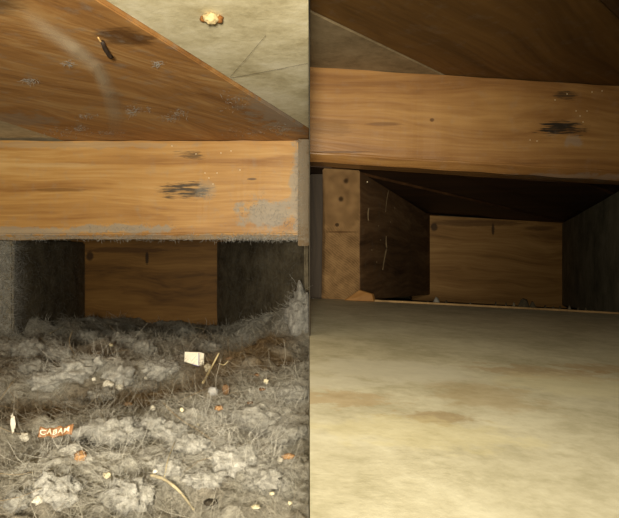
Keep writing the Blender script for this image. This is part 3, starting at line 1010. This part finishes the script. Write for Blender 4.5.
# ================================================================== RIGHT BAY (after cleaning)
XR = 0.0008
TILT = -0.062
rt = lambda x: TILT * x                       # everything here leans a little to the right
rb1, rb2, rb3 = srgb(116, 78, 40), srgb(156, 112, 62), srgb(186, 142, 84)
M['beam_right'] = wood(
    'beam_wood_right', rb1, rb2, rb3, rot=(0, -0.06, 0), wav=0.012,
    stains=[(lb(567, 95), (0.024, 0.05, 0.006), (0.03, 0.026, 0.018), 0.75, 2.8),
            (lb(561, 128), (0.038, 0.05, 0.012), (0.02, 0.018, 0.014), 0.95, 2.8),
            (lb(432, 120), (0.004, 0.05, 0.003), srgb(90, 58, 26), 0.8, 0.6),
            (lb(385, 124), (0.03, 0.05, 0.003), srgb(110, 74, 36), 0.6, 1.2),
            (lb(340, 152), (0.05, 0.05, 0.002), srgb(90, 60, 26), 0.7, 1.0),
            (lb(330, 128), (0.04, 0.05, 0.014), srgb(128, 92, 48), 0.5, 1.5)],
    dustbase=0.12, dustcol=(0.36, 0.34, 0.30), dust=[(lb(574, 140), (0.012, 0.05, 0.012), 0.35), (lb(470, 176), (0.4, 0.06, 0.006), 0.3)], rough=0.42, spec=0.4)
M['plank_brown_right'] = wood('plank_brown_right', srgb(88, 62, 28), srgb(110, 79, 38), srgb(128, 94, 48), rot=(0, 0, -math.radians(43)), wav=0.02, gs=0.9, rough=0.7, dustbase=0.15)
M['plank_grey_right'] = plaster('plank_grey_right', srgb(124, 108, 80), srgb(152, 134, 102), srgb(170, 152, 120), scale=12)
M['plank_dark_right'] = wood('plank_dark_right', srgb(60, 40, 22), srgb(82, 58, 34), srgb(96, 74, 48), rot=(0, 0, -math.radians(43)), dustbase=0.4, dustcol=(0.14, 0.12, 0.09))
ZR = CZ + 0.2826
ceil_r = setp(empty('ceiling', (0.4, 0.5, ZR)), kind='structure', label='brown board ceiling over the cleaned bay')
ge = lambda y: (y - 0.6356) * 1.064
g2 = lambda y: 0.292 + (y - 0.57) * 1.064
under(prism('plank', [(XR, 0.6356 + 0.004), (ge(0.9) - 0.0015, 0.9), (XR, 0.9)], ZR - 0.0005, ZR + 0.02, M['plank_grey_right'], bevel=0.0008, zf=rt), ceil_r)['label'] = 'greyish weathered plank'
under(prism('plank', [(XR, 0.05), (g2(0.32), 0.05), (g2(0.32), 0.32), (g2(0.9) - 0.001, 0.9), (ge(0.9), 0.9), (XR, 0.6356)], ZR, ZR + 0.02, M['plank_brown_right'], bevel=0.0008, zf=rt), ceil_r)
under(prism('plank', [(g2(0.32) + 0.001, 0.05), (1.0, 0.05), (1.0, 0.9), (g2(0.9) + 0.001, 0.9), (g2(0.32) + 0.001, 0.32)], ZR + 0.001, ZR + 0.02, M['plank_dark_right'], bevel=0.0008, zf=rt), ceil_r)

zb = CZ + 0.145
B = []
for y in (YB, YB + 0.053):
    B += [(XR, y, zb + rt(0)), (0.62, y, zb + rt(0.62)), (0.62, y, ZR - 0.001 + rt(0.62)), (XR, y, ZR - 0.001)]
hr = hexa('header_beam', B, M['beam_right'], bevel=0)
bm = bmesh.new()
bm.from_mesh(hr.data)
es = [e for e in bm.edges if abs(e.verts[0].co.x - e.verts[1].co.x) > 0.1 and e.verts[0].co.y < YB + 0.01 and e.verts[0].co.z < zb + 0.01 and e.verts[1].co.y < YB + 0.01 and e.verts[1].co.z < zb + 0.01]
bmesh.ops.bevel(bm, geom=es, offset=0.011, segments=1, affect='EDGES')
es = [e for e in bm.edges if abs(e.verts[0].co.x - e.verts[1].co.x) > 0.1]
bmesh.ops.bevel(bm, geom=es, offset=0.0016, segments=2, affect='EDGES')
es = [e for e in bm.edges if abs(e.verts[0].co.x - e.verts[1].co.x) > 0.1]
bmesh.ops.subdivide_edges(bm, edges=es, cuts=70)
for v in bm.verts:
    v.co.z += mnoise.noise(Vector((v.co.x * 20, v.co.z * 50, v.co.y * 60))) * 0.0014
    v.co.y += mnoise.noise(Vector((v.co.x * 30, v.co.z * 90, 8.3))) * 0.0010
bmesh.ops.recalc_face_normals(bm, faces=bm.faces)
bm.to_mesh(hr.data)
bm.free()
setp(hr, label='clean honey-brown beam with black smudges over the swept bay', category='beam')
for (px, py) in ((567, 94), (592, 92), (602, 91), (576, 111), (587, 111), (580, 116), (583, 122), (555, 100), (530, 140), (537, 141)):
    lump('plaster_speck', P(px, py, YB) + Vector((0, -0.0002, 0)), (0.0009, 0.0006, 0.0009), M['speck'], hr, sub=2, seed=px)

# floor sheet
rx = lambda px, Y: (px - CX) / F * Y
FZ = CZ - 0.0615
FT = -0.052
ft = lambda x: FT * x


def on_floor(px, py, lift=0.0):
    a, b = (px - CX) / F, (CY - py) / F
    Y = (FZ - CZ) / (b - FT * a)
    return Vector((a * Y, Y, CZ + b * Y + lift))


nf = NT('floor_sheet')
k1 = nf.noise(nf.mapping(nf.obj, scale=(1, 1.0, 1)), 24, 6, 0.65, 0.3)
k2 = nf.noise(nf.obj, 110, 5, 0.65)
k3 = nf.noise(nf.obj, 300, 3, 0.6)
f = nf.math('ADD', nf.math('ADD', nf.math('MULTIPLY', k1, 0.55), nf.math('MULTIPLY', k2, 0.3)), nf.math('MULTIPLY', k3, 0.15))
cc = nf.ramp(f, [(0.40, srgb(162, 156, 128)), (0.5, srgb(180, 174, 147)), (0.60, srgb(194, 189, 163))])
for (px, py, w, d, sc, st, rg) in ((440, 418, 0.016, 0.006, srgb(140, 116, 76), 0.6, 2.4), (420, 432, 0.045, 0.012, srgb(200, 190, 144), 0.35, 2.2), (340, 398, 0.030, 0.010, srgb(166, 140, 100), 0.5, 3.4),
                                   (545, 373, 0.05, 0.014, srgb(160, 132, 92), 0.5, 3.4), (600, 368, 0.03, 0.010, srgb(156, 126, 84), 0.5, 3.2), (395, 370, 0.06, 0.022, srgb(196, 192, 172), 0.6, 1.4),
                                   (330, 382, 0.03, 0.010, srgb(196, 192, 172), 0.5, 1.4), (575, 385, 0.05, 0.02, srgb(206, 198, 160), 0.5, 1.4), (485, 395, 0.03, 0.02, srgb(158, 134, 90), 0.4, 1.8)):
    p = on_floor(px, py)
    cc = nf.mix(nf.math('MULTIPLY', nf.blob(p, (w, d * 1.8, 0.05), rg, None, 90), st), cc, sc)
nf.bump(f, 0.25, 0.002)
M['floor_sheet'] = nf.out(cc, 0.6, 0.3)
far = 0.885
fr = prism('floor', [(0.0001, 0.06), (0.98, 0.06), (0.98, far), (XR, far), (XR, 0.449), (0.0001, 0.449)], 0.06, FZ, M['floor_sheet'], bevel=0, zf=ft)
setp(fr, kind='structure', label='swept pale plaster-coated bottom of the cleaned bay')
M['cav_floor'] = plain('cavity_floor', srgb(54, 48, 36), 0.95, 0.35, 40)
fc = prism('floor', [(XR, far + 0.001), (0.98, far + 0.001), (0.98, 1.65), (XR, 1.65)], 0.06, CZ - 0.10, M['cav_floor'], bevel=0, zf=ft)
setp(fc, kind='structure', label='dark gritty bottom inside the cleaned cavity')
wr = hexa('wall_right', [(0.981, 0.05, 0.0), (1.01, 0.05, 0.0), (1.01, 0.05, ZR), (0.981, 0.05, ZR), (0.981, 1.65, 0.0), (1.01, 1.65, 0.0), (1.01, 1.65, ZR), (0.981, 1.65, ZR)], M['shell'], bevel=0)
setp(wr, kind='structure')

# joists
M['joist_end'] = None
ne = NT('end_grain')
sx = nf  # (kept apart: end grain is its own tree)
sep = ne.t.nodes.new('ShaderNodeSeparateXYZ')
ne.t.links.new(ne.obj, sep.inputs[0])
zm = P(0, 232, YJ).z


def lines(ax, az, sc):
    v = ne.math('ADD', ne.math('MULTIPLY', sep.outputs[0], ax), ne.math('MULTIPLY', sep.outputs[2], az))
    v = ne.math('ADD', v, ne.math('MULTIPLY', ne.noise(ne.obj, 40, 3), 0.01))
    return ne.math('ADD', ne.math('MULTIPLY', ne.math('SINE', ne.math('MULTIPLY', v, sc)), 0.5), 0.5)


up = lines(0.75, 0.66, 2100)
lo = lines(0.62, 0.8, 1900)
sel_ = ne.smooth(sep.outputs[2], zm - 0.001, zm + 0.001)
n = ne.t.nodes.new('ShaderNodeMix')
ne.t.links.new(sel_, n.inputs[0])
ne.t.links.new(lo, n.inputs[2])
ne.t.links.new(up, n.inputs[3])
g = ne.math('ADD', ne.math('MULTIPLY', n.outputs[0], 0.16), ne.math('MULTIPLY', ne.noise(ne.obj, 60, 4, 0.6), 0.84))
cc = ne.ramp(g, [(0.3, srgb(88, 66, 40)), (0.5, srgb(114, 88, 56)), (0.75, srgb(136, 108, 72))])
for (px, py, r) in ((346, 181, 0.005), (341, 199, 0.005), (337, 225, 0.004)):
    cc = ne.mix(ne.math('MULTIPLY', ne.blob(P(px, py, YJ), (r, 0.05, r), 0.8, None, 160), 0.85), cc, srgb(40, 26, 12))
cc = ne.mix(ne.math('MULTIPLY', ne.blob(P(340, 232, YJ), (0.03, 0.05, 0.0016), 0.3, None, 80), 0.7), cc, srgb(70, 46, 20))
cc = ne.mix(ne.math('MULTIPLY', ne.blob(P(322, 235, YJ), (0.006, 0.05, 0.11), 0.8, None, 80), 0.6), cc, srgb(50, 34, 16))
M['end_grain'] = ne.out(cc, 0.8, 0.1)

j1, j2, j3 = srgb(66, 46, 28), srgb(100, 74, 48), srgb(130, 102, 70)
M['joist_right'] = wood('joist_bare', j1, j2, j3, rot=(0, 0, -math.radians(70)), dustbase=0.35, dustcol=(0.12, 0.10, 0.07), rough=0.85, spec=0.1,
                        stains=[])
M['joist_grey'] = plaster('joist_grey', srgb(104, 100, 84), srgb(130, 126, 106), srgb(152, 146, 124), scale=14, rough=0.95, spec=0.05)
ztr = zb - 0.001
xa0, xa1 = P(360, 0, YJ).x, P(430, 0, YE).x
xb0, xb1 = P(626, 0, YJ).x, P(562, 0, YE).x
xs0 = P(322.5, 0, YJ).x
jf = 0.10
ra = hexa('floor_joist', [(xs0, YJ + 0.004, FZ + 0.0005 + ft(xs0)), (xa0, YJ + 0.004, FZ + 0.0005 + ft(xa0)), (xa0, YJ + 0.004, ztr + rt(xa0)), (xs0, YJ + 0.004, ztr + rt(xs0)),
                          (xa1 - 0.06, YE, jf + 0.06), (xa1, YE, jf + 0.06), (xa1, YE, ztr + rt(xa1)), (xa1 - 0.06, YE, ztr + rt(xa1))], M['joist_right'], bevel=0.0015, wob=0.0006, cuts=5)
# end grain piece as a thin proud part of the joist
ec = []
for yy in (YJ - 0.001, YJ + 0.003):
    ec += [(xs0 - 0.0015, yy, FZ + 0.0005 + ft(xs0)), (xa0 - 0.0015, yy, FZ + 0.0005 + ft(xa0)), (xa0 - 0.0005, yy, ztr + rt(xa0)), (xs0 + 0.0015, yy, ztr + rt(xs0))]
eg = hexa('end_grain', ec, M['end_grain'], ra, bevel=0.001)
setp(ra, label='brown joist with a bright diagonal end grain in the cleaned bay', category='joist')
rbq = hexa('floor_joist', [(xb0, YJ + 0.004, 0.165), (xb0 + 0.06, YJ + 0.004, 0.165), (xb0 + 0.06, YJ + 0.004, ztr + rt(xb0 + 0.06)), (xb0, YJ + 0.004, ztr + rt(xb0)),
                           (xb1, YE, 0.13), (xb1 + 0.06, YE, 0.13), (xb1 + 0.06, YE, ztr + rt(xb1)), (xb1, YE, ztr + rt(xb1))], M['joist_grey'], bevel=0.0015, wob=0.001, cuts=6)
setp(rbq, label='charcoal-grey joist on the far side of the cleaned bay', category='joist')
M['end_right'] = wood('end_board_right', srgb(116, 82, 40), srgb(154, 114, 62), srgb(178, 138, 82), rot=(0, -0.04, 0), wav=0.02,
                      stains=[(tuple(P(493, 229, YE)), (0.005, 0.05, 0.022), srgb(44, 28, 12), 0.8, 0.8), (tuple(P(475, 223, YE)), (0.16, 0.05, 0.012), srgb(84, 54, 22), 0.6, 1.4),
                              (tuple(P(434, 227, YE)), (0.012, 0.05, 0.014), srgb(44, 28, 12), 0.8, 0.8), (tuple(P(540, 228, YE)), (0.05, 0.05, 0.008), srgb(80, 52, 22), 0.6, 1.2)])
er = hexa('end_board', [(xa1 - 0.05, YE, 0.125), (xb1 + 0.05, YE, 0.115), (xb1 + 0.05, YE, ztr + rt(xb1) - 0.001), (xa1 - 0.05, YE, ztr + rt(xa1) + 0.002),
                        (xa1 - 0.05, YE + 0.038, 0.125), (xb1 + 0.05, YE + 0.038, 0.115), (xb1 + 0.05, YE + 0.038, ztr + rt(xb1) - 0.001), (xa1 - 0.05, YE + 0.038, ztr + rt(xa1) + 0.002)], M['end_right'], bevel=0.002)
setp(er, label='tan-brown board closing the far end of the swept cavity', category='board')
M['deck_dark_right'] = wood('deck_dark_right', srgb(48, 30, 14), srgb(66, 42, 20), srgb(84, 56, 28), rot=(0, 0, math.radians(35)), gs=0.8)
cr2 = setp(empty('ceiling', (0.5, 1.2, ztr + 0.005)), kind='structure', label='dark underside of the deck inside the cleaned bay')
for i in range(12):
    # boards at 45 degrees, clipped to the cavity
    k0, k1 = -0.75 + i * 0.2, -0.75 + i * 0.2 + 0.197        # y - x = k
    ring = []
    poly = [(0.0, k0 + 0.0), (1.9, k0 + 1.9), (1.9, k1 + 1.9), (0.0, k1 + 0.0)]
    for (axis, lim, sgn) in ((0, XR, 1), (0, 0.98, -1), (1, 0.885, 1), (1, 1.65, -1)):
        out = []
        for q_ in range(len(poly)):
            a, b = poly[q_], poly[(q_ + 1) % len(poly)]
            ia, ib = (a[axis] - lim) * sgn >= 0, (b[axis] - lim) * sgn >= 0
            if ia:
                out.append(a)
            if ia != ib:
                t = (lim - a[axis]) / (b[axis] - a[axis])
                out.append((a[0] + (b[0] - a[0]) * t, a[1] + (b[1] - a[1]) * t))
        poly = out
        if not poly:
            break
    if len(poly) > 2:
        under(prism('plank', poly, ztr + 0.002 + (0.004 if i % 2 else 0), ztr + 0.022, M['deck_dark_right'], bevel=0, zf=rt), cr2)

# side board left of the joist end
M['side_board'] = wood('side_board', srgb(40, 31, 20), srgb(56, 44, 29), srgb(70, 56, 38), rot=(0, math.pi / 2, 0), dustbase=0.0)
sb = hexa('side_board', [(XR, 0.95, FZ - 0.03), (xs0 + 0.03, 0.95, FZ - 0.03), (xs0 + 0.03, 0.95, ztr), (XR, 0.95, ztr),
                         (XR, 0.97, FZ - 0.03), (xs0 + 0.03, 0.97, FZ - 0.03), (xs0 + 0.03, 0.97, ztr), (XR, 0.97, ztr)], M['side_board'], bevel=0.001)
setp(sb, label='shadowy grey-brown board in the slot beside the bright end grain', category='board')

# batten strip along the floor's far edge
M['batten'] = plain('batten_wood', srgb(150, 122, 82), 0.7, 0.3, 60)
bm = bmesh.new()
prev = None
for k in range(25):
    u = k / 24
    px = 372 + u * 262
    Y = 0.872 + 0.006 * math.sin(u * math.pi)
    x = (px - CX) / F * Y
    z = FZ + ft(x) + 0.0005
    hh = 0.0028 + 0.0006 * mnoise.noise(Vector((u * 30, 0, 0)))
    ring = [bm.verts.new((x, Y, z)), bm.verts.new((x, Y + 0.010, z)), bm.verts.new((x, Y + 0.009, z + hh)), bm.verts.new((x, Y + 0.0008, z + hh))]
    if prev:
        for i in range(4):
            bm.faces.new((prev[i], prev[(i + 1) % 4], ring[(i + 1) % 4], ring[i]))
    else:
        bm.faces.new(ring)
    prev = ring
bm.faces.new(prev)
bt = finish(bm, 'edge_strip', M['batten'])
setp(bt, label='thin tan wooden strip along the far edge of the pale floor', category='strip')

# wedge of wood at the joist's foot
M['wedge'] = wood('wedge_wood', srgb(96, 64, 28), srgb(130, 90, 44), srgb(150, 110, 60), rot=(0, 0.5, 0))
bm = bmesh.new()
w0 = [P(344, 301.5, 0.862), P(374, 300.5, 0.868), P(372, 294, 0.870), P(359, 290, 0.872)]
for p in (w0[0], w0[1]):
    p.z = FZ + ft(p.x) + 0.0006
lo_ = [bm.verts.new(p) for p in w0]
hi_ = [bm.verts.new(p + Vector((0.004, 0.009, 0))) for p in w0]
bm.faces.new(lo_)
bm.faces.new(hi_)
for i in range(4):
    bm.faces.new((lo_[i], lo_[(i + 1) % 4], hi_[(i + 1) % 4], hi_[i]))
bmesh.ops.recalc_face_normals(bm, faces=bm.faces)
bmesh.ops.bevel(bm, geom=list(bm.edges), offset=0.0008, segments=1, affect='EDGES')
wd = finish(bm, 'wood_wedge', M['wedge'])
setp(wd, label='small brown wooden wedge at the foot of the bright end grain', category='wedge')

# splinters and chips on the bare joist
M['chip_pale'] = plain('pale_chip', srgb(100, 84, 60), 0.8, 0.2, 200)


def on_joist(px, py):
    dx0, dy0 = xa1 - xa0, YE - YJ
    a = (px - CX) / F
    # x = xa0 + t*dx0, Y = YJ + t*dy0, x = a*Y
    t = (a * YJ - xa0) / (dx0 - a * dy0)
    Y = YJ + t * dy0
    return Vector((a * Y + 0.0012, Y - 0.0008, CZ + (CY - py) / F * Y))


def chain(name, pts, r, mat, parent):
    for a, b in zip(pts[:-1], pts[1:]):
        rod(name, on_joist(*a), on_joist(*b), r, r * 0.8, mat, parent, 6)


rod('splinter', on_joist(386, 248), on_joist(382, 270), 0.0018, 0.0009, M['chip_pale'], ra, 6, 0.002)
rod('splinter', on_joist(385.5, 236), on_joist(386, 248), 0.0007, 0.0018, M['chip_pale'], ra, 6, 0.001)
rod('splinter', on_joist(368, 208), on_joist(367.6, 221), 0.0016, 0.001, M['chip_pale'], ra, 6, 0.001)
rod('splinter', on_joist(388, 190), on_joist(385, 212), 0.0008, 0.0005, M['chip_pale'], ra, 6, 0.002)
for i, (px, py) in enumerate([(366.5, 182), (378, 226), (394, 208), (371, 250), (376, 262), (390, 222), (380, 240)]):
    lump('plaster_speck', on_joist(px, py), (0.0009, 0.0009, 0.0011), M['speck'] if i == 0 else M['chip_pale'], ra, sub=2, seed=i)

# grit left at the cavity mouth
M['grit'] = plain('grit', srgb(74, 66, 50), 0.9, 0.4, 200)
M['grit_pale'] = plain('grit_pale', srgb(110, 102, 84), 0.8, 0.3, 200)


def grit(name, px, w, h, mat, label, group, seed, Y=0.93, cat='crumb'):
    x = (px - CX) / F * Y
    s = Y / F
    z = CZ - 0.10 + ft(x)
    # heaped on the cavity floor up to the sheet's edge
    zt_ = FZ + ft(x) * 1.0 + h * s
    o = lump(name, (x, Y, (z + zt_) / 2 - 0.001), (w / 2 * s, w / 2 * s, (zt_ - z) / 2 + 0.001), mat, None, 2, 0.3, 2.0, seed)
    setp(o, label=label, category=cat)
    if group:
        o['group'] = group
    return o


grit('metal_scrap', 436, 9, 5.5, plain('dull_metal', srgb(130, 126, 116), 0.4, 0.3, 200, 0.2, 0.6), 'dull grey metal scrap in front of the tan-brown end board', None, 1, 0.93, 'scrap')
grit('debris_lump', 446, 8, 3, M['grit'], 'low dark debris lump next to the dull metal scrap', None, 2)
grit('debris_lump', 523, 14, 9, M['grit'], 'dark debris heap before the end board, largest of the leftovers', None, 3)
grit('debris_lump', 532, 9, 6, M['grit'], 'dark debris lump leaning on the largest debris heap', None, 33)
for i, (px, w, h) in enumerate([(428, 4, 2.5), (455, 5, 2), (463, 4, 1.5), (484, 4, 1.5), (506, 5, 3), (514, 5, 4), (545, 4, 3), (553, 5, 4.5), (560, 4, 3), (569, 6, 4), (578, 4, 3), (586, 4, 4), (594, 4, 2.5), (470, 3, 2), (496, 4, 2)]):
    grit('grit_crumb', px, w, h, M['grit_pale'] if i % 4 == 1 else M['grit'], ('pale' if i % 4 == 1 else 'dark') + (' grit crumb near the dull metal scrap' if px < 475 else ' grit crumb by the largest debris heap' if px < 540 else ' grit crumb at the foot of the charcoal-grey joist'), 'grit crumbs at the cavity mouth', 5 + i)
